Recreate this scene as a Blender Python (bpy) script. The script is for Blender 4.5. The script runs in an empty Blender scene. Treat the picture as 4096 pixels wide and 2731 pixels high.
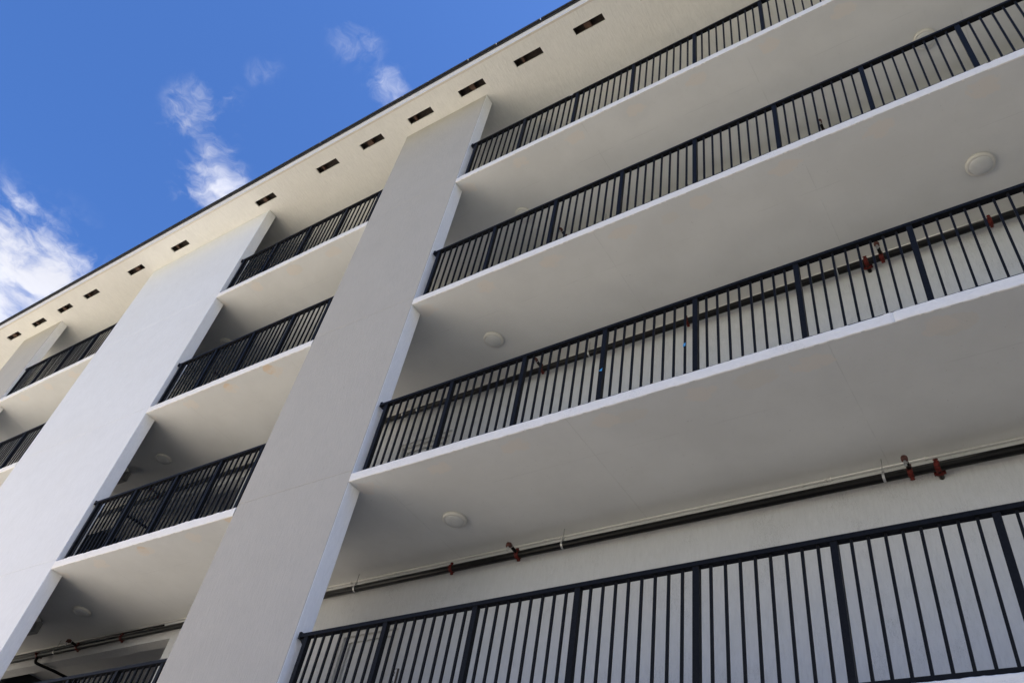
import bpy, bmesh, math, random
from mathutils import Vector, Matrix, noise

random.seed(7)
sc = bpy.context.scene
COL = sc.collection

# ------------------------------------------------------------------ camera
CAM = Vector((6.7681, -5.3281, 1.6))
AZ, EL, RO = -0.7245, 0.7804, 0.2157
fwd = Vector((math.sin(AZ)*math.cos(EL), math.cos(AZ)*math.cos(EL), math.sin(EL)))
rgt = Vector((math.cos(AZ), -math.sin(AZ), 0)); upv = rgt.cross(fwd)
r2 = math.cos(RO)*rgt + math.sin(RO)*upv
u2 = -math.sin(RO)*rgt + math.cos(RO)*upv
cam_d = bpy.data.cameras.new('camera'); cam = bpy.data.objects.new('camera', cam_d); COL.objects.link(cam)
M = Matrix((r2, u2, -fwd)).transposed().to_4x4(); M.translation = CAM
cam.matrix_world = M
cam_d.sensor_width = 36; cam_d.lens = 36*3342.447/4096
cam_d.clip_start = 0.1; cam_d.clip_end = 3000
sc.camera = cam
sc.render.resolution_x = 1024; sc.render.resolution_y = 682

# ------------------------------------------------------------------ world, sun, exposure
SUN_AZ, SUN_EL = math.radians(76), math.radians(60)      # azimuth from +Y towards +X: behind the building
SKY_STRENGTH, SUN_STRENGTH, EXPOSURE = 0.0500, 5.0, 1.75
CLOUD_LUM = 0.33

class NT:
    """tiny node-graph helper"""
    def __init__(s, tree): s.t = tree; s.n = tree.nodes; s.l = tree.links
    def new(s, typ, **kw):
        n = s.n.new(typ)
        for k, v in kw.items(): setattr(n, k, v)
        return n
    def put(s, sock, v):
        if isinstance(v, bpy.types.NodeSocket): s.l.new(v, sock)
        elif v is not None: sock.default_value = v
    def math(s, op, a, b=None, c=None, clamp=False):
        n = s.new('ShaderNodeMath', operation=op, use_clamp=clamp)
        for i, v in enumerate((a, b, c)):
            if v is not None: s.put(n.inputs[i], v)
        return n.outputs[0]
    def vmath(s, op, a, b=None):
        n = s.new('ShaderNodeVectorMath', operation=op); s.put(n.inputs[0], a)
        if b is not None: s.put(n.inputs[1], b)
        return n.outputs[1] if op in ('LENGTH', 'DISTANCE') else n.outputs[0]
    def noise(s, vec, scale, detail=4, rough=.55, dist=0, off=None):
        if off: vec = s.vmath('ADD', vec, off)
        n = s.new('ShaderNodeTexNoise'); s.put(n.inputs['Vector'], vec)
        n.inputs['Scale'].default_value = scale; n.inputs['Detail'].default_value = detail
        n.inputs['Roughness'].default_value = rough; n.inputs['Distortion'].default_value = dist
        return n.outputs[0]
    def smooth(s, v, lo, hi, a=0., b=1.):
        n = s.new('ShaderNodeMapRange', interpolation_type='SMOOTHSTEP'); s.put(n.inputs[0], v)
        s.put(n.inputs[1], lo); s.put(n.inputs[2], hi); s.put(n.inputs[3], a); s.put(n.inputs[4], b)
        return n.outputs[0]
    def mix(s, f, a, b):
        n = s.new('ShaderNodeMix', data_type='RGBA'); s.put(n.inputs[0], f)
        for i, v in ((6, a), (7, b)): s.put(n.inputs[i], v if isinstance(v, bpy.types.NodeSocket) else (*v, 1))
        return n.outputs[2]

w = bpy.data.worlds.new('World'); sc.world = w; w.use_nodes = True
g = NT(w.node_tree)
bg = [n for n in g.n if n.type == 'BACKGROUND'][0]
sky = g.new('ShaderNodeTexSky', sky_type='NISHITA', sun_disc=False)
sky.sun_elevation = SUN_EL; sky.sun_rotation = SUN_AZ
sky.altitude = 0; sky.air_density = 1.0; sky.dust_density = 1.0; sky.ozone_density = 3.0
tc = g.new('ShaderNodeTexCoord'); sep = g.new('ShaderNodeSeparateXYZ'); g.put(sep.inputs[0], tc.outputs['Generated'])
zc = g.math('MAXIMUM', sep.outputs[2], 0.06)
px = g.math('DIVIDE', sep.outputs[0], zc); py = g.math('DIVIDE', sep.outputs[1], zc)
cmb = g.new('ShaderNodeCombineXYZ'); g.put(cmb.inputs[0], px); g.put(cmb.inputs[1], py)
P = cmb.outputs[0]                                   # a flat cloud layer overhead
warp = g.noise(P, 5, 4, .6)
warpv = g.new('ShaderNodeCombineXYZ'); g.put(warpv.inputs[0], g.math('MULTIPLY_ADD', warp, .16, -.08))
g.put(warpv.inputs[1], g.math('MULTIPLY_ADD', g.noise(P, 5, 4, .6, off=(7, 3, 1)), .16, -.08))
PW = g.vmath('ADD', P, warpv.outputs[0])
fine = g.noise(PW, 12, 11, .62)
big = g.noise(P, 1.1, 3, .5, off=(2.3, 5.1, 0))
# cumulus banks: (x, y, radius x, radius y, weight) in the layer
blobs = [(-1.36, .25, .085, .075, 1.6), (-1.60, .22, .20, .13, 1.9), (-1.26, .18, .04, .04, .35),
         (-.925, .290, .045, .045, .80), (-.900, .257, .04, .036, .70), (-.885, .227, .042, .034, .72), (-.860, .200, .045, .034, .72), (-.825, .175, .045, .03, .60), (-.705, .182, .035, .02, .20),
         (-.565, .215, .03, .03, .42), (-.565, .295, .03, .03, .60),
         (.9, -1.4, .7, .5, .8), (-.6, -1.9, .9, .5, .8), (-2.8, -1.2, 1.2, .6, .85), (2.8, -.6, 1.1, .8, .8), (.2, -3.8, 2.2, .9, .9), (-4, 1.0, 1.4, 1.0, .8), (3.6, 2.4, 1.6, 1.2, .7)]  # banks on this row are out of view, added for whiter facade light
tot = None
for bx_, by_, rx, ry, wt in blobs:
    dx = g.math('MULTIPLY_ADD', px, 1/rx, -bx_/rx); dy = g.math('MULTIPLY_ADD', py, 1/ry, -by_/ry)
    q = g.math('ADD', g.math('MULTIPLY', dx, dx), g.math('MULTIPLY', dy, dy))
    e = g.math('MULTIPLY', g.math('EXPONENT', g.math('MULTIPLY', q, -.6)), wt)
    tot = e if tot is None else g.math('MAXIMUM', tot, e)
# cloud band added round the unseen horizon to brighten walls and piers
hor = g.math('MULTIPLY', g.smooth(sep.outputs[2], .50, .16), g.smooth(g.noise(tc.outputs['Generated'], 2.6, 4, .55, off=(1.7, 4.2, 0)), .32, .54, .6, 1.6))
tot = g.math('MAXIMUM', tot, hor)
dens = g.math('ADD', g.math('MULTIPLY', tot, .50), g.math('MULTIPLY_ADD', fine, 1.9, -.95))
dens = g.math('ADD', dens, g.math('MULTIPLY_ADD', big, .25, -.125))
cl = g.smooth(dens, .02, .86)
cl = g.math('MULTIPLY', cl, g.smooth(tot, .06, .30))
skyc = g.vmath('MULTIPLY', sky.outputs[0], (SKY_STRENGTH*.56, SKY_STRENGTH*.88, SKY_STRENGTH*1.38))
shade = g.smooth(g.noise(PW, 4, 5, .6, off=(9, 1, 4)), .3, .7, .82, 1.0)
cc = g.new('ShaderNodeCombineXYZ')
for i, k in enumerate((.93, .945, 1.05)): g.put(cc.inputs[i], g.math('MULTIPLY', shade, CLOUD_LUM*k))
mx = g.new('ShaderNodeMix', data_type='RGBA'); g.put(mx.inputs[0], cl); g.put(mx.inputs[6], skyc); g.put(mx.inputs[7], cc.outputs[0])
g.put(bg.inputs[0], mx.outputs[2]); bg.inputs[1].default_value = 1.0

sd = Vector((math.sin(SUN_AZ)*math.cos(SUN_EL), math.cos(SUN_AZ)*math.cos(SUN_EL), math.sin(SUN_EL)))
sun_d = bpy.data.lights.new('sun', 'SUN'); sun_d.energy = SUN_STRENGTH; sun_d.angle = math.radians(.53); sun_d.color = (1, .93, .83)
sun = bpy.data.objects.new('sun', sun_d); COL.objects.link(sun); sun.location = sd*60
sun.rotation_euler = sd.to_track_quat('Z', 'Y').to_euler()
sc.view_settings.view_transform = 'Standard'; sc.view_settings.look = 'None'
sc.view_settings.exposure = EXPOSURE; sc.view_settings.gamma = 1.0

# ------------------------------------------------------------------ materials
def base_mat(name, rough=.8, metal=0):
    m = bpy.data.materials.new(name); m.use_nodes = True
    t = NT(m.node_tree); b = [n for n in t.n if n.type == 'BSDF_PRINCIPLED'][0]
    b.inputs['Roughness'].default_value = rough; b.inputs['Metallic'].default_value = metal
    pos = t.new('ShaderNodeNewGeometry').outputs['Position']
    return m, t, b, pos
def bump(t, b, h, strength, dist=.01):
    n = t.new('ShaderNodeBump'); n.inputs['Strength'].default_value = strength; n.inputs['Distance'].default_value = dist
    t.put(n.inputs['Height'], h); t.l.new(n.outputs[0], b.inputs['Normal'])
def shadec(c, k): return tuple(min(1, x*k) for x in c)

def stucco(name, col, stretch, strength=.5, dirt=.16, rough=.9):
    """dragged stucco: stretch = scale of the drag noise along x, y, z"""
    m, t, b, pos = base_mat(name, rough)
    sv = t.vmath('MULTIPLY', pos, stretch)
    drag = t.noise(sv, 1, 7, .62, .6)
    med = t.noise(pos, 2.2, 5, .6)
    patch = t.noise(pos, .7, 4, .55, off=(4, 9, 2))
    gr = t.noise(t.vmath('MULTIPLY', pos, tuple(k*2.3 for k in stretch)), 1, 4, .6, 1.2, off=(3, 3, 8))
    line = t.smooth(t.math('ABSOLUTE', t.math('SUBTRACT', gr, .5)), .0, .022, 1, 0)
    line = t.math('MULTIPLY', line, t.smooth(med, .48, .66))
    v = t.smooth(t.math('ADD', t.math('MULTIPLY', drag, .6), t.math('MULTIPLY', med, .4)), .3, .7)
    c = t.mix(v, shadec(col, .93), shadec(col, 1.04))
    c = t.mix(t.smooth(patch, .45, .75, 0, .3), c, shadec((col[0]*.97, col[1]*.955, col[2]*.92), .96))
    c = t.mix(t.math('MULTIPLY', line, dirt*2.2), c, shadec(col, .35))
    t.put(b.inputs['Base Color'], c)
    bump(t, b, t.math('ADD', drag, t.math('MULTIPLY', line, -.05)), strength, .012)
    return m

def soffit_mat(name, col, xs, patches=(), longy=.64):
    """smooth painted soffit; formwork seams at the x positions and along y = longy; peach patches (x, y, rx, ry)"""
    m, t, b, pos = base_mat(name, .75)
    s = t.new('ShaderNodeSeparateXYZ'); t.put(s.inputs[0], pos)
    x, y = s.outputs[0], s.outputs[1]
    n1 = t.noise(pos, 1.3, 5, .6); n2 = t.noise(pos, 14, 5, .6); n3 = t.noise(pos, 3.1, 3, .5, off=(5, 1, 1))
    c = t.mix(t.smooth(n1, .3, .7), shadec(col, .955), shadec(col, 1.03))
    c = t.mix(t.smooth(n2, .60, .72, 0, .22), c, shadec(col, .86))
    wob = t.math('MULTIPLY_ADD', t.noise(pos, 6, 4, .6), .02, -.01)
    gate = t.smooth(n3, .40, .56)
    m1 = t.smooth(t.math('ABSOLUTE', t.math('ADD', t.math('SUBTRACT', y, longy), wob)), .002, .007, 1, 0)
    m1 = t.math('MULTIPLY', m1, t.smooth(t.noise(pos, 2.0, 3, .5, off=(8, 8, 0)), .46, .60))
    seam = t.math('MULTIPLY', m1, .8)
    for k in xs:
        mk = t.smooth(t.math('ABSOLUTE', t.math('ADD', t.math('SUBTRACT', x, k), t.math('MULTIPLY', wob, .8))), .002, .007, 1, 0)
        seam = t.math('MAXIMUM', seam, t.math('MULTIPLY', mk, gate))
    c = t.mix(t.math('MULTIPLY', seam, .20), c, shadec(col, .45))
    # round filled spots of slightly different paint near the edge
    for (qx, qy, rx, ry, k, pc) in patches:
        dx = t.math('MULTIPLY_ADD', x, 1/rx, -qx/rx); dy = t.math('MULTIPLY_ADD', y, 1/ry, -qy/ry)
        q = t.math('ADD', t.math('ADD', t.math('MULTIPLY', dx, dx), t.math('MULTIPLY', dy, dy)), t.math('MULTIPLY_ADD', t.noise(pos, 11, 4, .6), 1.6, -.8))
        c = t.mix(t.smooth(q, .75, 1.0, k, 0), c, pc)
    fx = t.math('SUBTRACT', t.math('FRACT', t.math('MULTIPLY_ADD', x, 1/1.058, -.144/1.058+.5)), .5)
    fy = t.math('MULTIPLY_ADD', y, 1/.12, -.19/.12)
    q = t.math('ADD', t.math('ADD', t.math('MULTIPLY', t.math('MULTIPLY', fx, fx), 30.), t.math('MULTIPLY', fy, fy)), t.math('MULTIPLY_ADD', t.noise(pos, 7, 4, .6, off=(3, 5, 7)), 3.2, -1.5))
    pk = t.smooth(q, .55, 1.0, 1, 0)
    c = t.mix(t.math('MULTIPLY', pk, .75), c, (col[0]*1.06, col[1]*.99, col[2]*.93))
    speck = t.smooth(t.noise(pos, 38, 2, .5, off=(6, 2, 9)), .735, .765)
    c = t.mix(t.math('MULTIPLY', speck, .45), c, shadec(col, .45))
    t.put(b.inputs['Base Color'], c)
    h = t.math('ADD', t.math('MULTIPLY', pk, .10), t.math('MULTIPLY', t.noise(pos, 4, 5, .6), .6))
    h = t.math('ADD', h, t.math('MULTIPLY', seam, -.25))
    # trowelled repairs, slightly proud
    h = t.math('ADD', h, t.math('MULTIPLY', t.smooth(t.noise(t.vmath('MULTIPLY', pos, (1.2, 5, 1)), 1, 4, .55, off=(1, 6, 3)), .60, .68), .12))
    bump(t, b, h, .35, .008)
    return m

def plain(name, col, rough=.6, metal=0, var=.06, sc_=20, bmp=0., spec=None):
    m, t, b, pos = base_mat(name, rough, metal)
    n = t.noise(pos, sc_, 4, .6)
    t.put(b.inputs['Base Color'], t.mix(t.smooth(n, .3, .7), shadec(col, 1-var), shadec(col, 1+var)))
    if bmp: bump(t, b, n, bmp, .004)
    if spec is not None: b.inputs['Specular IOR Level'].default_value = spec
    return m

def rail_mat():
    m, t, b, pos = base_mat('black_rail_paint', .5)
    n = t.noise(pos, 60, 3, .6); sp = t.smooth(t.noise(pos, 90, 2, .5, off=(2, 2, 2)), .74, .78)
    c = t.mix(t.smooth(n, .3, .7), (.0065, .0066, .0075), (.010, .0102, .0115))
    c = t.mix(t.math('MULTIPLY', sp, .35), c, (.25, .25, .26))
    t.put(b.inputs['Base Color'], c); bump(t, b, n, .15, .002)
    b.inputs['Specular IOR Level'].default_value = .10
    return m

WHITE = (.67, .675, .69); CREAM = (.60, .605, .60); GREIGE = (.425, .40, .36)
MAT = dict(
    pier_white=stucco('white_stucco', WHITE, (34, 34, 7), .45, .05),
    pier_side_lit=stucco('white_pier_side_lightened', (.86, .85, .835), (40, 40, 9), .6, .06),  # pier sides lightened in colour to stand in for side light
    pier_greige=stucco('greige_stucco', GREIGE, (46, 46, 6), .8, .045),
    wall=stucco('corridor_stucco', (.57, .575, .58), (42, 42, 8), .9, .34),
    eave=stucco('eave_stucco', (.69, .68, .645), (30, 7, 30), 1.1, .02),
    edge=stucco('white_edge_paint', (.80, .775, .745), (14, 30, 26), .9, .30, .7),
    fascia=plain('fascia_paint', (.70, .68, .66), .6, var=.03, sc_=6),
    bead=plain('stucco_bead', (.56, .52, .46), .8, var=.04, sc_=14, bmp=.2),
    drip=plain('black_drip_edge', (.012, .012, .013), .5),
    tile=plain('charcoal_roof_tile', (.032, .031, .030), .85, var=.35, sc_=16, bmp=.5),
    attic=plain('dark_attic_board', (.03, .021, .016), .85, var=.3, sc_=18, bmp=.4),
    wood=plain('brown_rafter_wood', (.065, .033, .02), .8, var=.25, sc_=22, bmp=.4),
    rail=rail_mat(),
    pipe=plain('dark_steel_pipe', (.005, .0044, .004), .32, .0, var=.35, sc_=12, bmp=.06, spec=.2),
    red=plain('red_coupling_enamel', (.085, .009, .006), .5, var=.5, sc_=55, bmp=.3, spec=.2),
    rust=plain('red_brown_elbow', (.075, .022, .015), .6, var=.3, sc_=40, bmp=.2),
    galv=plain('galvanised_steel', (.42, .42, .42), .4, .7, var=.15, sc_=50),
    conduit=plain('painted_conduit', (.60, .59, .57), .6, var=.04, sc_=20),
    lampring=plain('lamp_ring_plastic', (.58, .565, .53), .5, var=.03, sc_=15),
    lamplens=plain('lamp_lens_plastic', (.53, .535, .53), .35, var=.03, sc_=15),
    doorpaint=plain('door_paint', (.52, .525, .525), .5, var=.03, sc_=8, bmp=.05),
    doorframe=plain('door_frame_paint', (.54, .535, .52), .5, var=.03, sc_=9),
    greybox=plain('grey_plastic', (.22, .22, .215), .5, var=.05, sc_=18),
    redled=plain('red_indicator', (.5, .02, .015), .4),
    tape=plain('blue_masking_tape', (.055, .30, .62), .6, var=.08, sc_=60),
    plaque=plain('white_plaque', (.62, .62, .62), .5, var=.03), plaqueedge=plain('brown_plaque_frame', (.05, .042, .035), .5), ink=plain('black_numerals', (.015, .015, .015), .5),
    redwire=plain('red_wire', (.22, .06, .045), .5),
    dark=plain('lift_lobby_painted_shade', (.05, .05, .049), .7, var=.06, sc_=3),  # wall colour darkened to stand in for shade deep in the lobby
    floor=plain('walkway_screed', (.11, .107, .10), .85, var=.1, sc_=4, bmp=.2),
)
PEACH = (.64, .50, .36)
OFF = (.60, .565, .51)
SOF = {
 'A': soffit_mat('soffit_paint_first', CREAM, (.35, 3.0, 5.63)),
 'B': soffit_mat('soffit_paint_second', CREAM, (.35, 2.98, 5.62, -2.58, -5.1, -12.5, 8.25), [(-4.095, .15, .10, .10, .7, PEACH), (-2.12, .03, .14, .10, .6, PEACH), (4.9, .2, .22, .12, .45, OFF), (6.6, .22, .20, .12, .45, OFF), (3.6, .22, .2, .1, .4, OFF)]),
 'C': soffit_mat('soffit_paint_third', CREAM, (2.99, 5.645, 8.3, -2.6, -5.2, -12.5), [(-3.09, .11, .13, .12, .8, PEACH), (-4.11, .13, .10, .085, .8, PEACH), (3.95, .25, .13, .09, .35, OFF), (2.2, .2, .11, .09, .35, OFF)]),
 'D': soffit_mat('soffit_paint_fourth', CREAM, (2.48, 5.123, 7.8, -2.64, -5.3, -12.55), [(-4.07, .19, .20, .13, .55, OFF), (-5.1, .10, .10, .07, .4, OFF)]),
}

# ------------------------------------------------------------------ mesh helpers
def box(bm, x0, x1, y0, y1, z0, z1):
    v = [bm.verts.new(p) for p in ((x0,y0,z0),(x1,y0,z0),(x1,y1,z0),(x0,y1,z0),(x0,y0,z1),(x1,y0,z1),(x1,y1,z1),(x0,y1,z1))]
    for f in ((3,2,1,0),(4,5,6,7),(0,1,5,4),(1,2,6,5),(2,3,7,6),(3,0,4,7)): bm.faces.new([v[i] for i in f])
def prism(bm, pts, a, b, axis='x'):
    """extrude a 2-D outline between a and b along an axis"""
    def P3(p, k): return {'x': (k, p[0], p[1]), 'y': (p[0], k, p[1]), 'z': (p[0], p[1], k)}[axis]
    A = [bm.verts.new(P3(p, a)) for p in pts]; B = [bm.verts.new(P3(p, b)) for p in pts]
    n = len(pts)
    for i in range(n): bm.faces.new((A[i], A[(i+1) % n], B[(i+1) % n], B[i]))
    bm.faces.new(A[::-1]); bm.faces.new(B)
def tube(bm, pts, r, n=12, caps=True):
    pts = [Vector(p) for p in pts]; rings = []
    for i, p in enumerate(pts):
        d = (pts[min(i+1, len(pts)-1)] - pts[max(i-1, 0)]).normalized()
        a = d.orthogonal().normalized() if i == 0 else (a - d*a.dot(d)).normalized()
        b_ = d.cross(a); rr = r[i] if isinstance(r, (list, tuple)) else r
        rings.append([bm.verts.new(p + rr*(math.cos(2*math.pi*k/n)*a + math.sin(2*math.pi*k/n)*b_)) for k in range(n)])
    for q, s in zip(rings, rings[1:]):
        for k in range(n): bm.faces.new((q[k], q[(k+1) % n], s[(k+1) % n], s[k]))
    if caps: bm.faces.new(rings[0][::-1]); bm.faces.new(rings[-1])
def lathe(bm, prof, c, n=40):
    """profile of (radius, z) turned about a vertical axis through c"""
    rings = []
    for r, z in prof:
        if r < 1e-6: rings.append([bm.verts.new((c[0], c[1], c[2]+z))])
        else: rings.append([bm.verts.new((c[0]+r*math.cos(2*math.pi*k/n), c[1]+r*math.sin(2*math.pi*k/n), c[2]+z)) for k in range(n)])
    for a, b in zip(rings, rings[1:]):
        for k in range(n):
            j = (k+1) % n
            if len(a) == 1: bm.faces.new((a[0], b[k], b[j]))
            elif len(b) == 1: bm.faces.new((a[k], b[0], a[j]))
            else: bm.faces.new((a[k], b[k], b[j], a[j]))
def obj(name, bm, mat, parent=None, smooth=False, bevel=0, loc=None):
    if bevel: bmesh.ops.bevel(bm, geom=bm.edges[:], offset=bevel, segments=2, affect='EDGES', profile=.6)
    bmesh.ops.recalc_face_normals(bm, faces=bm.faces[:])
    me = bpy.data.meshes.new(name); bm.to_mesh(me); bm.free()
    if smooth:
        for p in me.polygons: p.use_smooth = True
    me.materials.append(MAT[mat] if isinstance(mat, str) else mat)
    o = bpy.data.objects.new(name, me); COL.objects.link(o)
    if loc: o.location = loc
    if parent: o.parent = parent
    return o
def dup(o, parent, loc):
    c = o.copy(); COL.objects.link(c); c.parent = parent; c.location = loc; return c
def tag(o, label, cat, group=None):
    o['label'] = label; o['category'] = cat
    if group: o['group'] = group
    return o
def thing(name, label, cat, loc=(0, 0, 0), group=None):
    o = bpy.data.objects.new(name, None); COL.objects.link(o); o.location = loc
    o.empty_display_size = .2
    return tag(o, label, cat, group)

# ------------------------------------------------------------------ dimensions (metres)
H = 3.161; ZB = 7.124
Z = dict(A=ZB-H, B=ZB, C=ZB+H, D=ZB+2*H, E=16.547)
SL = .120                                   # slab thickness
LV = 'ABCD'; ABOVE = dict(A='B', B='C', C='D', D='E')
T = .213; D = 1.874                         # pier thickness, depth of the walkway
PIERS = [(-2.034, 0.), (-10.461, -6.178), (-16.451, -14.575)]
BAYS = [(.004, 30.), (-6.174, -2.038), (-14.571, -10.465), (-30., -16.455)]
XL, XR = -30., 30.
OPX = (-10.6, -5.31)                        # lift lobby opening
DOORX = (-1.46, -.41)

# ------------------------------------------------------------------ ground
def ground_mat(name, lo, hi, speck, sc1, joints=None):
    m, t, b, pos = base_mat(name, .9)
    n = t.noise(pos, sc1, 6, .6); f = t.noise(pos, 9, 5, .65)
    c = t.mix(t.smooth(n, .3, .7), lo, hi); c = t.mix(t.smooth(f, .45, .7, 0, .35), c, speck)
    if joints:
        s = t.new('ShaderNodeSeparateXYZ'); t.put(s.inputs[0], pos); j = None
        for k in (0, 1):
            fr = t.math('ABSOLUTE', t.math('SUBTRACT', t.math('FRACT', t.math('DIVIDE', s.outputs[k], joints)), .5))
            l = t.smooth(fr, .0, .004, 1, 0); j = l if j is None else t.math('MAXIMUM', j, l)
        c = t.mix(t.math('MULTIPLY', j, .6), c, shadec(lo, .4))
    t.put(b.inputs['Base Color'], c); bump(t, b, f, .3, .01); return m
def sheet(name, x0, x1, y0, y1, z0, z1, mat):
    bm = bmesh.new(); box(bm, x0, x1, y0, y1, z0, z1); o = obj(name, bm, mat); o['kind'] = 'structure'; return o
sheet('ground', -1500, 1500, -1500, 1500, -.5, 0, ground_mat('dry_lawn_ground', (.07, .085, .04), (.12, .125, .065), (.15, .14, .09), .2))
sheet('low_bounce_ground', -3.6, 60, -40, -1.2, .0, .004, ground_mat('low_bounce_concrete', (.10, .097, .09), (.14, .135, .125), (.08, .078, .072), .3))  # unseen ground, added dark so less light bounces up on this side
sheet('bounce_paving', -70, -3.6, -20, -1.2, .0, .006, ground_mat('pale_bounce_paving', (.66, .60, .51), (.74, .675, .575), (.58, .525, .44), .25, 3.0))  # unseen pale ground, added to bounce warm light up onto the soffits
sheet('pavement', -60, 60, -1.2, 1.9, .0, .12, ground_mat('pale_concrete_walk', (.44, .42, .39), (.52, .50, .46), (.36, .34, .31), .3, 1.5))

# ------------------------------------------------------------------ building
B = thing('apartment_building', 'five storey white and greige apartment block with open walkways and dark tiled eaves', 'building', (0, 0, 0))

# --- piers
for i, (x0, x1) in enumerate(PIERS):
    greige = i != 1
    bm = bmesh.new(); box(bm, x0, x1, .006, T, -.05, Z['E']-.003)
    p = obj('pier', bm, 'pier_side_lit', B, bevel=.007)
    p['label'] = ['wide white pier', 'greige fronted pier with white sides'][greige]
    # stucco faces, one per storey, with a hairline joint at each floor
    cuts = [0.0] + [Z[k]+.172 for k in LV] + [Z['E']-.004]
    for a, b in zip(cuts, cuts[1:]):
        bm = bmesh.new(); box(bm, x0+.003, x1-(.006 if greige else .003), 0, .009, a+.0025, b-.0025)
        obj('stucco_panel', bm, 'pier_greige' if greige else 'pier_white', p, bevel=.0022)

# --- walkway slabs with rough painted edges
def edge_strip(x0, x1, zb, zt, seed, jag=1.0):
    bm = bmesh.new(); n = 0; prev = None
    fine0, fine1 = max(x0, -17), min(x1, 11)
    xs = [x0] if x0 < fine0 else []
    k = fine0
    while k < fine1-.012: xs.append(k); k += .022
    xs.append(fine1)
    if x1 > fine1: xs.append(x1)
    rows = []
    for x in xs:
        nz = lambda f, o: noise.noise(Vector((x*f, seed*7.3+o, 1.7)))
        lo = zb - .001 - max(-.002, .005*nz(2.2, 0) + .007*nz(9, 3) + .005*nz(33, 5))
        hi = zt + .003 + .005*nz(1.6, 8) + jag*(.006*max(0, nz(7, 4)) + .004*nz(30, 2))
        if nz(1.1, 20) > .42: hi -= .008
        chip = max(0, nz(2.9, 31)-.35)*.035 + max(0, nz(17, 41)-.5)*.02
        fy = -.005 + .0015*nz(5, 11)
        lo += chip
        if abs(x-6.186) < .018 and seed == 5: fy += .008
        rows.append([bm.verts.new(q) for q in ((x, .012, lo), (x, fy+.004, lo), (x, fy, lo+.007), (x, fy-.001, (zb+zt)/2), (x, fy, hi-.006), (x, fy+.005, hi), (x, .03, hi))])
    for a, b in zip(rows, rows[1:]):
        for i in range(6): bm.faces.new((a[i], b[i], b[i+1], a[i+1]))
    bm.faces.new(rows[0]); bm.faces.new(rows[-1][::-1])
    return bm
for li, L in enumerate(LV):
    z0, z1 = Z[L], Z[L]+SL
    bm = bmesh.new(); box(bm, XL, XR, T+.002, D+3.6, z0, z1)
    for x0, x1 in BAYS: box(bm, x0, x1, .001, T+.0021, z0, z1)
    bmesh.ops.remove_doubles(bm, verts=bm.verts[:], dist=.0)
    s = obj('walkway_slab', bm, SOF[L], B)
    bm = bmesh.new(); box(bm, XL, XR, T+.01, D-.002, z1+.001, z1+.004); obj('floor_finish', bm, 'floor', s)
    for bi, (x0, x1) in enumerate(BAYS):
        obj('edge_band', edge_strip(x0, x1, z0, z1+(.012 if bi else 0), li*5+bi, 2.4 if bi else .8), 'edge', s, smooth=False)

# --- corridor walls, lift lobby, doors
for L in LV:
    f0, c0 = Z[L]+SL+.004, Z[ABOVE[L]]-.001
    bm = bmesh.new(); Y1 = D+.22
    hz = c0-.312; dz = f0+2.276
    box(bm, XL, OPX[0], D, Y1, f0, c0); box(bm, OPX[0], OPX[1], D, Y1, hz, c0)
    box(bm, OPX[1], DOORX[0], D, Y1, f0, c0); box(bm, DOORX[0], DOORX[1], D, Y1, dz, c0); box(bm, DOORX[1], XR, D, Y1, f0, c0)
    wl = obj('corridor_wall', bm, 'wall', B)
    # lift lobby behind the opening
    bm = bmesh.new()
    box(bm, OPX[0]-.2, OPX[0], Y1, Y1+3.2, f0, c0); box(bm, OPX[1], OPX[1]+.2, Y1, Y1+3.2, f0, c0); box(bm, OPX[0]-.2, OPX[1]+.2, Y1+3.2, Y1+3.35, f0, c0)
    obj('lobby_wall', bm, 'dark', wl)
    # door: stepped frame and leaf, set back in the wall
    d = thing('tmp', '', '') ; bpy.data.objects.remove(d)
    x0, x1 = DOORX
    bm = bmesh.new()
    for a, b_, y in ((0, .055, .030), (.055, .125, .075)):
        box(bm, x0+a, x0+b_, D+y, D+.2, f0, dz-a*.62); box(bm, x1-b_, x1-a, D+y, D+.2, f0, dz-a*.62)
        box(bm, x0+b_, x1-b_, D+y, D+.2, dz-b_*.95, dz-a*.62)
    fr = obj('door_frame', bm, 'doorframe', B)
    bm = bmesh.new(); box(bm, x0+.125, x1-.125, D+.105, D+.15, f0+.01, dz-.121); lf = obj('door_leaf', bm, 'doorpaint', fr)
    bm = bmesh.new(); tube(bm, [(x0+.2, D+.105, f0+1.0), (x0+.2, D+.055, f0+1.0), (x0+.31, D+.055, f0+1.0)], .011); obj('handle', bm, 'galv', fr)

# --- roof: soffit with vent openings, fascia, drip edge, tiles
VX = [3.47, 2.155, .842, -.485, -1.78, -3.1, -4.394, -6.355, -9.42, -11.178, -13.112, -14.336, -15.602, -16.882]
VY0, VY1, VL = -.328, -.187, .608
SE = -.642                                  # outer edge of the soffit
zE = Z['E']
bm = bmesh.new(); TH = .03
box(bm, XL, XR, VY1, D+3.6, zE, zE+TH); box(bm, XL, XR, SE+.042, VY0, zE, zE+TH)
vs = sorted(VX); cur = XL
for v in vs: box(bm, cur, v, VY0, VY1, zE, zE+TH); cur = v+VL
box(bm, cur, XR, VY0, VY1, zE, zE+TH)
roof = obj('roof', bm, 'eave', B); roof['label'] = 'stuccoed eave soffit with a row of slot vents'
bm = bmesh.new(); box(bm, XL, XR, SE, SE+.040, zE-.0025, zE+.03); obj('stucco_bead', bm, 'bead', roof)
bm = bmesh.new(); box(bm, XL, XR, SE-.003, SE+.02, zE+.003, zE+.125); obj('lower_fascia', bm, 'fascia', roof)
bm = bmesh.new(); box(bm, XL, XR, SE-.012, SE+.02, zE+.112, zE+.268); obj('upper_fascia', bm, 'fascia', roof)
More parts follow.
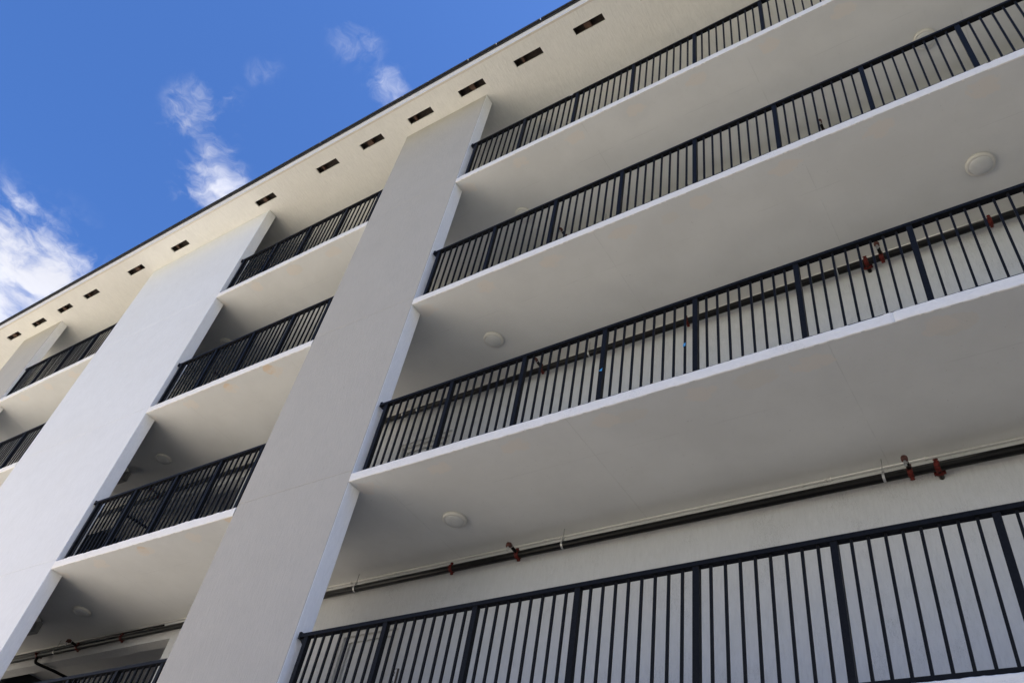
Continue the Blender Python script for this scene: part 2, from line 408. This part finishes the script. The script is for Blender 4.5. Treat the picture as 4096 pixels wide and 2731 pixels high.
bm = bmesh.new(); box(bm, XL, XR, SE-.040, SE+.02, zE+.196, zE+.275); obj('drip_edge', bm, 'drip', roof)
bm = bmesh.new(); prism(bm, [(SE+.03, zE+.20), (SE+.03, zE+.272), (D+3.6, zE+1.9), (D+3.6, zE+1.83)], XL, XR, 'x'); obj('roof_deck', bm, 'attic', roof)
tile = None; k = 0; tx = -22.4
bm = bmesh.new(); prism(bm, [(SE-.064, zE+.238), (SE-.064, zE+.296), (SE+.37, zE+.442), (SE+.37, zE+.39)], .0005, .3335, 'x')
while tx < 12.2:
    if tile is None: tile = obj('roof_tile', bm, 'tile', roof); o = tile
    else: o = tile.copy(); COL.objects.link(o); o.parent = roof
    o.location = (tx, random.uniform(-.0008, .0008), random.uniform(0, .0012)); o.rotation_euler = (0, random.uniform(-.001, .001), 0)
    tx += .334
for x0, x1 in ((XL, -22.4), (12.3, XR)):
    bm = bmesh.new(); prism(bm, [(SE-.066, zE+.250), (SE-.066, zE+.306), (SE+.37, zE+.452), (SE+.37, zE+.40)], x0, x1, 'x'); obj('eave_tile_course', bm, 'tile', roof)
for i, v in enumerate(VX):
    bm = bmesh.new(); a, b_ = v-.002, v+VL+.002; y0, y1 = VY0-.002, VY1+.002; zt = zE+.16
    q = [bm.verts.new(p) for p in ((a,y0,zE+.004),(b_,y0,zE+.004),(b_,y1,zE+.004),(a,y1,zE+.004),(a,y0,zt),(b_,y0,zt),(b_,y1,zt),(a,y1,zt))]
    for f in ((4,5,6,7),(0,1,5,4),(1,2,6,5),(2,3,7,6),(3,0,4,7)): bm.faces.new([q[j] for j in f])
    vt = obj('soffit_vent', bm, 'attic', roof)
    wx = v + (.13, .20, .15, .25, .12, .16)[i % 6]
    bm = bmesh.new(); box(bm, wx, wx+(.05, .13, .04, .10)[i % 4], y0+.002, y1-.002, zE+.05, zE+.12); obj('rafter_block', bm, 'wood', vt)
# mass of the flats behind the walkways, out of sight; keeps the sun off the walkways
bm = bmesh.new(); box(bm, XL, XR, D+3.62, D+9, 0, zE+1.5); obj('rear_mass', bm, 'pier_white', B)
bm = bmesh.new(); box(bm, XL, XR, D, D+.22, 0, Z['A']-.002); obj('ground_floor_wall', bm, 'wall', B)

# ------------------------------------------------------------------ railings
YR = .068
def picket_bm(h):
    bm = bmesh.new(); box(bm, -.0105, .0105, -.0105, .0105, 0, h); return bm
def post_bm(h):
    bm = bmesh.new(); box(bm, -.026, .026, -.026, .026, 0, h); return bm
RT = 1.094                                   # underside of the top rail over the deck
proto = {}
def railing(label, group, z, posts, rx0, rx1, left_bracket=True):
    R = thing('picket_railing', label, 'railing', ((rx0+rx1)/2, YR, z), group)
    cx = (rx0+rx1)/2
    def loc(o): return o
    bm = bmesh.new(); prism(bm, [(-.033, RT), (.033, RT), (.033, RT+.036), (.027, RT+.044), (-.027, RT+.044), (-.033, RT+.036)], rx0-cx, rx1-cx, 'x')
    obj('top_rail', bm, 'rail', R)
    bm = bmesh.new(); box(bm, rx0+.03-cx, rx1-.01-cx, -.014, .014, .030, .060); obj('bottom_rail', bm, 'rail', R)
    for i, p in enumerate(posts):
        if 'post' not in proto: proto['post'] = obj('post', post_bm(RT+.002), 'rail', R); proto['post'].location = (p-cx, 0, .001)
        else: dup(proto['post'], R, (p-cx, 0, .001))
    for a, b in zip(posts, posts[1:]):
        n = max(2, round((b-a)/.1165))
        for k in range(1, n):
            x = a + (b-a)*k/n + random.uniform(-.0015, .0015) - cx
            if 'picket' not in proto: proto['picket'] = obj('picket', picket_bm(RT-.056), 'rail', R); proto['picket'].location = (x, 0, .057)
            else: dup(proto['picket'], R, (x, random.uniform(-.0015, .0015), .057))
    # wall bracket where the rail meets the pier
    bm = bmesh.new(); box(bm, rx0-.018-cx, rx0+.012-cx, -.036, .036, RT-.012, RT+.058)
    prism(bm, [(rx0-.012-cx, RT-.010), (rx0+.075-cx, RT-.010), (rx0+.075-cx, RT-.085), (rx0+.060-cx, RT-.085)], -.012, .012, 'y')
    obj('wall_bracket', bm, 'rail', R)
    return R
main_posts = [.144 + 1.058*i for i in range(11)]
nar_posts = [-6.045, -5.03, -4.025, -3.02, -2.16]
far_posts = [-14.44, -13.385, -12.36, -11.345, -10.6]
STOREY = dict(A='lowest', B='second', C='third', D='top')
for L in LV:
    zf = Z[L]+SL+.004
    s = STOREY[L]
    railing(f'black picket railing of the {s} walkway in the long bay with the fire pipes' if L in 'AB' else f'black picket railing of the {s} walkway in the long bay', 'long walkway railings', zf, main_posts, .05, main_posts[-1]+.03)
    railing(f'short black picket railing of the {s} walkway between white pier and greige pier', 'short railings beside the dark lobby', zf, nar_posts, -6.13, -2.06)
    if L in 'CD': railing(f'short black picket railing of the {s} walkway on the far side of the white pier', 'short railings past the white pier', zf, far_posts, -14.525, -10.5)

# ------------------------------------------------------------------ ceiling lights
def ceiling_light(x, y, z, label):
    t = thing('ceiling_light', label, 'ceiling light', (x, y, z), 'round walkway lights')
    bm = bmesh.new(); lathe(bm, [(.0, 0), (.150, 0), (.153, -.012), (.150, -.030), (.140, -.040), (.124, -.043), (.116, -.038), (.114, -.020), (0, -.020)], (0, 0, 0), 48)
    obj('ring', bm, 'lampring', t, smooth=True)
    bm = bmesh.new(); lathe(bm, [(.122, -.030), (.121, -.042), (.108, -.054), (.078, -.064), (.04, -.069), (0, -.070)], (0, 0, 0), 48)
    obj('lens', bm, 'lamplens', t, smooth=True)
ceiling_light(.80, 1.09, Z['B'], 'round ceiling light above the lowest walkway, near the greige pier')
ceiling_light(.73, 1.085, Z['C'], 'round ceiling light above the second walkway, near the greige pier')
ceiling_light(.715, 1.095, Z['D'], 'round ceiling light half hidden by the railing of the third walkway, near greige pier')
ceiling_light(.665, 1.10, Z['E'], 'round ceiling light under the eave soffit behind the top railing')
ceiling_light(7.30, 1.092, Z['C'], 'round ceiling light in the middle of the long bay, above the second walkway')
ceiling_light(7.30, 1.10, Z['D'], 'round ceiling light in the long bay crossed by the third walkway top rail')
ceiling_light(-6.88, 1.11, Z['B'], 'round ceiling light in dark soffit above the lowest walkway beside white pier')
ceiling_light(-6.96, 1.09, Z['C'], 'round ceiling light in dark soffit above the second walkway beside white pier')
ceiling_light(-6.98, 1.06, Z['D'], 'round ceiling light in dark soffit above the third walkway beside white pier')

# ------------------------------------------------------------------ sprinkler pipes
YP = 1.75; DP = .213; RP = .046
def coupling_bm(r=RP+.010, w=.046):
    bm = bmesh.new(); tube(bm, [(-w/2, 0, 0), (-w/2+.006, 0, 0), (w/2-.006, 0, 0), (w/2, 0, 0)], [r-.006, r, r, r-.006], 16)
    for s in (-1, 1):                        # bolt ears
        prism(bm, [(-.018, s*r*.8), (.018, s*r*.8), (.011, s*(r+.022)), (-.011, s*(r+.022))], -w/2+.010, w/2-.010, 'x')
        tube(bm, [(-w/2+.002, 0, s*(r+.012)), (w/2-.002, 0, s*(r+.012))], .007, 8)
    return bm
def sprinkler_line(L, label, couplings, hangers, heads, tees=(), x0=-10.5, x1=14):
    zc = Z[L]-DP
    S = thing('sprinkler_pipe', label, 'pipe', (0, YP, zc), 'fire sprinkler lines under the soffits')
    bm = bmesh.new(); tube(bm, [(x0, 0, 0), (x1, 0, 0)], RP, 20); obj('pipe_run', bm, 'pipe', S, smooth=True)
    for x in couplings:
        o = obj('coupling', coupling_bm(), 'red', S, loc=(x, 0, 0)); o.rotation_euler = (random.uniform(.2, .7), 0, 0)
    for x in hangers:
        bm = bmesh.new(); tube(bm, [(0, -.016, DP+.002), (0, -.016, RP+.03)], .006, 8)
        h = obj('hanger_rod', bm, 'galv', S, loc=(x, 0, 0))
        bm = bmesh.new(); n = 20
        ring = [(-.0, (RP+.006)*math.sin(2*math.pi*k/n)-.0, (RP+.006)*math.cos(2*math.pi*k/n)) for k in range(n+1)]
        for p, q in zip(ring, ring[1:]):
            v = [bm.verts.new(w_) for w_ in ((-.012, p[1], p[2]), (.012, p[1], p[2]), (.012, q[1], q[2]), (-.012, q[1], q[2]))]; bm.faces.new(v)
        box(bm, -.011, .011, -.026, -.006, RP+.004, RP+.05)
        obj('hanger_strap', bm, 'galv', h)
    for x in heads:
        o = obj('branch_tee', coupling_bm(RP+.011, .05), 'red', S, loc=(x, 0, 0)); o.rotation_euler = (.45, 0, 0)
        bm = bmesh.new(); tube(bm, [(x, -RP, .008), (x, -.165, .020)], .021, 14); br = obj('branch', bm, 'pipe', S, smooth=True)
        bm = bmesh.new(); tube(bm, [(x, -.158, .020), (x, -.172, .021), (x, -.176, .021)], [.025, .025, .022], 14); obj('collar', bm, 'conduit', br, smooth=True)
        bm = bmesh.new(); tube(bm, [(x, -.165, .020), (x, -.195, .022), (x, -.212, .014), (x, -.216, -.012), (x, -.216, -.022)], [.026, .030, .032, .030, .026], 14); obj('elbow', bm, 'rust', br, smooth=True)
        bm = bmesh.new(); tube(bm, [(x, -.216, -.022), (x, -.216, -.034)], .013, 10)
        for s in (-1, 1): tube(bm, [(x+s*.010, -.216, -.030), (x+s*.016, -.216, -.050), (x+s*.006, -.216, -.072)], .0035, 6)
        tube(bm, [(x, -.216, -.070), (x, -.216, -.076)], .014, 10); tube(bm, [(x, -.216, -.032), (x, -.216, -.07)], .0035, 6)
        obj('sprinkler_head', bm, 'galv', br)
    for x in tees:                           # mechanical tee with a branch through the wall
        o = obj('wall_tee', coupling_bm(RP+.011, .05), 'red', S, loc=(x, 0, 0)); o.rotation_euler = (.9, 0, 0)
        bm = bmesh.new(); tube(bm, [(x, 0, -.03), (x, .135, -.045)], .024, 12); obj('wall_branch', bm, 'pipe', S, smooth=True)
        bm = bmesh.new(); tube(bm, [(x-.03, .055, -.034), (x+.03, .055, -.034)], .030, 12); box(bm, x-.052, x-.03, .04, .072, -.05, -.018); box(bm, x+.03, x+.052, .04, .072, -.05, -.018)
        obj('branch_clamp', bm, 'red', S)
    return S
sA = sprinkler_line('B', 'dark steel sprinkler pipe with red couplings above the lowest walkway', [.331, -6.46, 9.4], [1.964, -1.3, 5.57, -4.6, -8.37], [1.33, 5.81, -7.7], [6.05])
bm = bmesh.new(); tube(bm, [(-10.5, -.02, .066), (-6.5, -.02, .066), (-5.4, -.02, .060)], .014, 10); obj('small_pipe', bm, 'pipe', sA, smooth=True)
# dropped branch into the lobby
bm = bmesh.new(); tube(bm, [(-8.9, 0, -.04), (-8.9, 0, -.10), (-8.885, .012, -.125), (-8.87, .05, -.135), (-8.80, .35, -.135), (-8.74, 1.3, -.135)], .026, 14); obj('lobby_branch', bm, 'pipe', sA, smooth=True)
o = obj('branch_tee', coupling_bm(RP+.011, .05), 'red', sA, loc=(-8.905, 0, 0)); o.rotation_euler = (1.4, 0, 0)
sB = sprinkler_line('C', 'dark steel sprinkler pipe with red couplings behind the second railing', [3.507, 7.216, 9.9], [-1.45, -1.15, 2.0, 5.5], [1.206, 6.03, -7.75], [5.85])
bm = bmesh.new(); tube(bm, [(-8.9, 0, -.04), (-8.9, 0, -.10), (-8.885, .012, -.125), (-8.87, .05, -.135), (-8.80, .35, -.135), (-8.74, 1.3, -.135)], .026, 14); obj('lobby_branch', bm, 'pipe', sB, smooth=True)
sC = sprinkler_line('D', 'dark steel sprinkler pipe behind the third railing, only its heads showing', [3.5], [2.0], [1.23, 5.69, -7.75], [])

# ------------------------------------------------------------------ thin conduit in the angle of wall and soffit
def conduit(L, label, straps, couplers, mat='conduit', r=.0125):
    C_ = thing('conduit', label, 'conduit', (0, D-.016, Z[L]-.0135), 'conduits in the wall angle')
    bm = bmesh.new(); tube(bm, [(-10.5, 0, 0), (14, 0, 0)], r, 12); obj('conduit_run', bm, mat, C_, smooth=True)
    for x in straps:
        bm = bmesh.new(); box(bm, -.008, .008, -.018, .014, -.019, .012); obj('strap', bm, mat, C_, loc=(x, 0, 0))
    for x in couplers:
        bm = bmesh.new(); tube(bm, [(-.035, 0, 0), (-.033, 0, 0), (-.02, 0, 0), (-.019, 0, 0), (.019, 0, 0), (.02, 0, 0), (.033, 0, 0), (.035, 0, 0)], [.014, .019, .019, .015, .015, .019, .019, .014], 12); obj('coupler', bm, mat, C_, smooth=True, loc=(x, 0, 0))
conduit('B', 'thin off white conduit along the soffit angle of the lowest walkway', [-1.55, -.75, 1.62, 2.75, 4.75, 5.95, 7.1, -6.3, -7.2], [1.83, 5.02])
conduit('C', 'thin off white conduit along the soffit angle of the second walkway', [-1.2, .4, 2.0, 3.6, 5.2, 6.8, -6.6], [2.6])
bm = bmesh.new(); tube(bm, [(-2, 0, 0), (2.0, 0, -.006), (6.0, 0, -.002), (12, 0, 0)], .0035, 6)
tag(obj('red_wire', bm, 'redwire', loc=(0, D-.026, Z['C']-.034)), 'thin red wire strung beneath the conduit of the second walkway', 'wire')

# ------------------------------------------------------------------ emergency lights, tape, door number
for L, lab in (('B', 'grey emergency light box hung from the dark soffit of the lowest walkway'), ('C', 'grey emergency light box hung from the dark soffit of the second walkway')):
    e = thing('emergency_light', lab, 'emergency light', (-8.10, 1.08, Z[L]), 'emergency lights by the white pier')
    bm = bmesh.new(); box(bm, -.16, .14, -.04, .04, -.25, -.06); obj('housing', bm, 'greybox', e, bevel=.008)
    bm = bmesh.new(); box(bm, -.05, .05, -.05, .05, -.065, .001); obj('canopy', bm, 'greybox', e)
    for s in (-.10, .10):
        bm = bmesh.new(); tube(bm, [(s, -.02, -.035), (s, -.045, -.035), (s, -.085, -.045), (s, -.095, -.046)], [.02, .035, .045, .040], 16); tube(bm, [(s, 0, -.06), (s, -.02, -.035)], .012, 8); obj('lamp_head', bm, 'lampring', e, smooth=True)
    bm = bmesh.new(); tube(bm, [(.07, -.041, -.2), (.07, -.045, -.2)], .006, 8); obj('indicator', bm, 'redled', e)
bm = bmesh.new(); prism(bm, [(-.013, -.018), (.0135, -.008), (.0135, .036), (-.013, .020)], -.0135, -.0115, 'y'); box(bm, -.0135, -.0115, -.0115, .008, -.018, .018)
tag(obj('masking_tape', bm, 'tape', loc=(4.258, YR, 7.704)), 'scrap of blue tape wrapped round a thin picket of the second railing', 'tape')
bm = bmesh.new(); prism(bm, [(-.022, -.004), (.014, -.016), (.018, .028)], -.0285, -.0267, 'y')
tag(obj('masking_tape', bm, 'tape', loc=(3.318, YR, 7.71)), 'small blue tape triangle stuck on a post of the second railing', 'tape')

bm = bmesh.new(); prism(bm, [(-.045, -.012), (.0, .012), (.05, .004), (.03, -.02), (-.01, -.008)], -.0355, -.034, 'y')
tag(obj('masking_tape', bm, 'plaque', loc=(2.135, YR, 14.682)), 'torn white tape scrap on the top rail of the top railing', 'tape')
pl = thing('number_plaque', 'small brown framed number plaque beside the lowest door', 'sign', (-.296, D, 5.60))
bm = bmesh.new(); box(bm, -.05, .028, -.010, -.002, -.15, .128); obj('plate', bm, 'plaque', pl)
bm = bmesh.new(); box(bm, .028, .05, -.016, -.001, -.155, .133); box(bm, -.05, .028, -.016, -.001, .128, .133); obj('plaque_frame', bm, 'plaqueedge', pl)
for zz in (.045, -.065):
    fc = bpy.data.curves.new('numeral', 'FONT'); fc.body = '2'; fc.size = .08; fc.extrude = .0008
    fo = bpy.data.objects.new('numeral', fc); me = bpy.data.meshes.new_from_object(fo); bpy.data.objects.remove(fo); bpy.data.curves.remove(fc)
    me.materials.append(MAT['ink']); no = bpy.data.objects.new('numeral', me); COL.objects.link(no); no.parent = pl
    no.rotation_euler = (math.pi/2, 0, 0); no.location = (-.03, -.0112, zz)
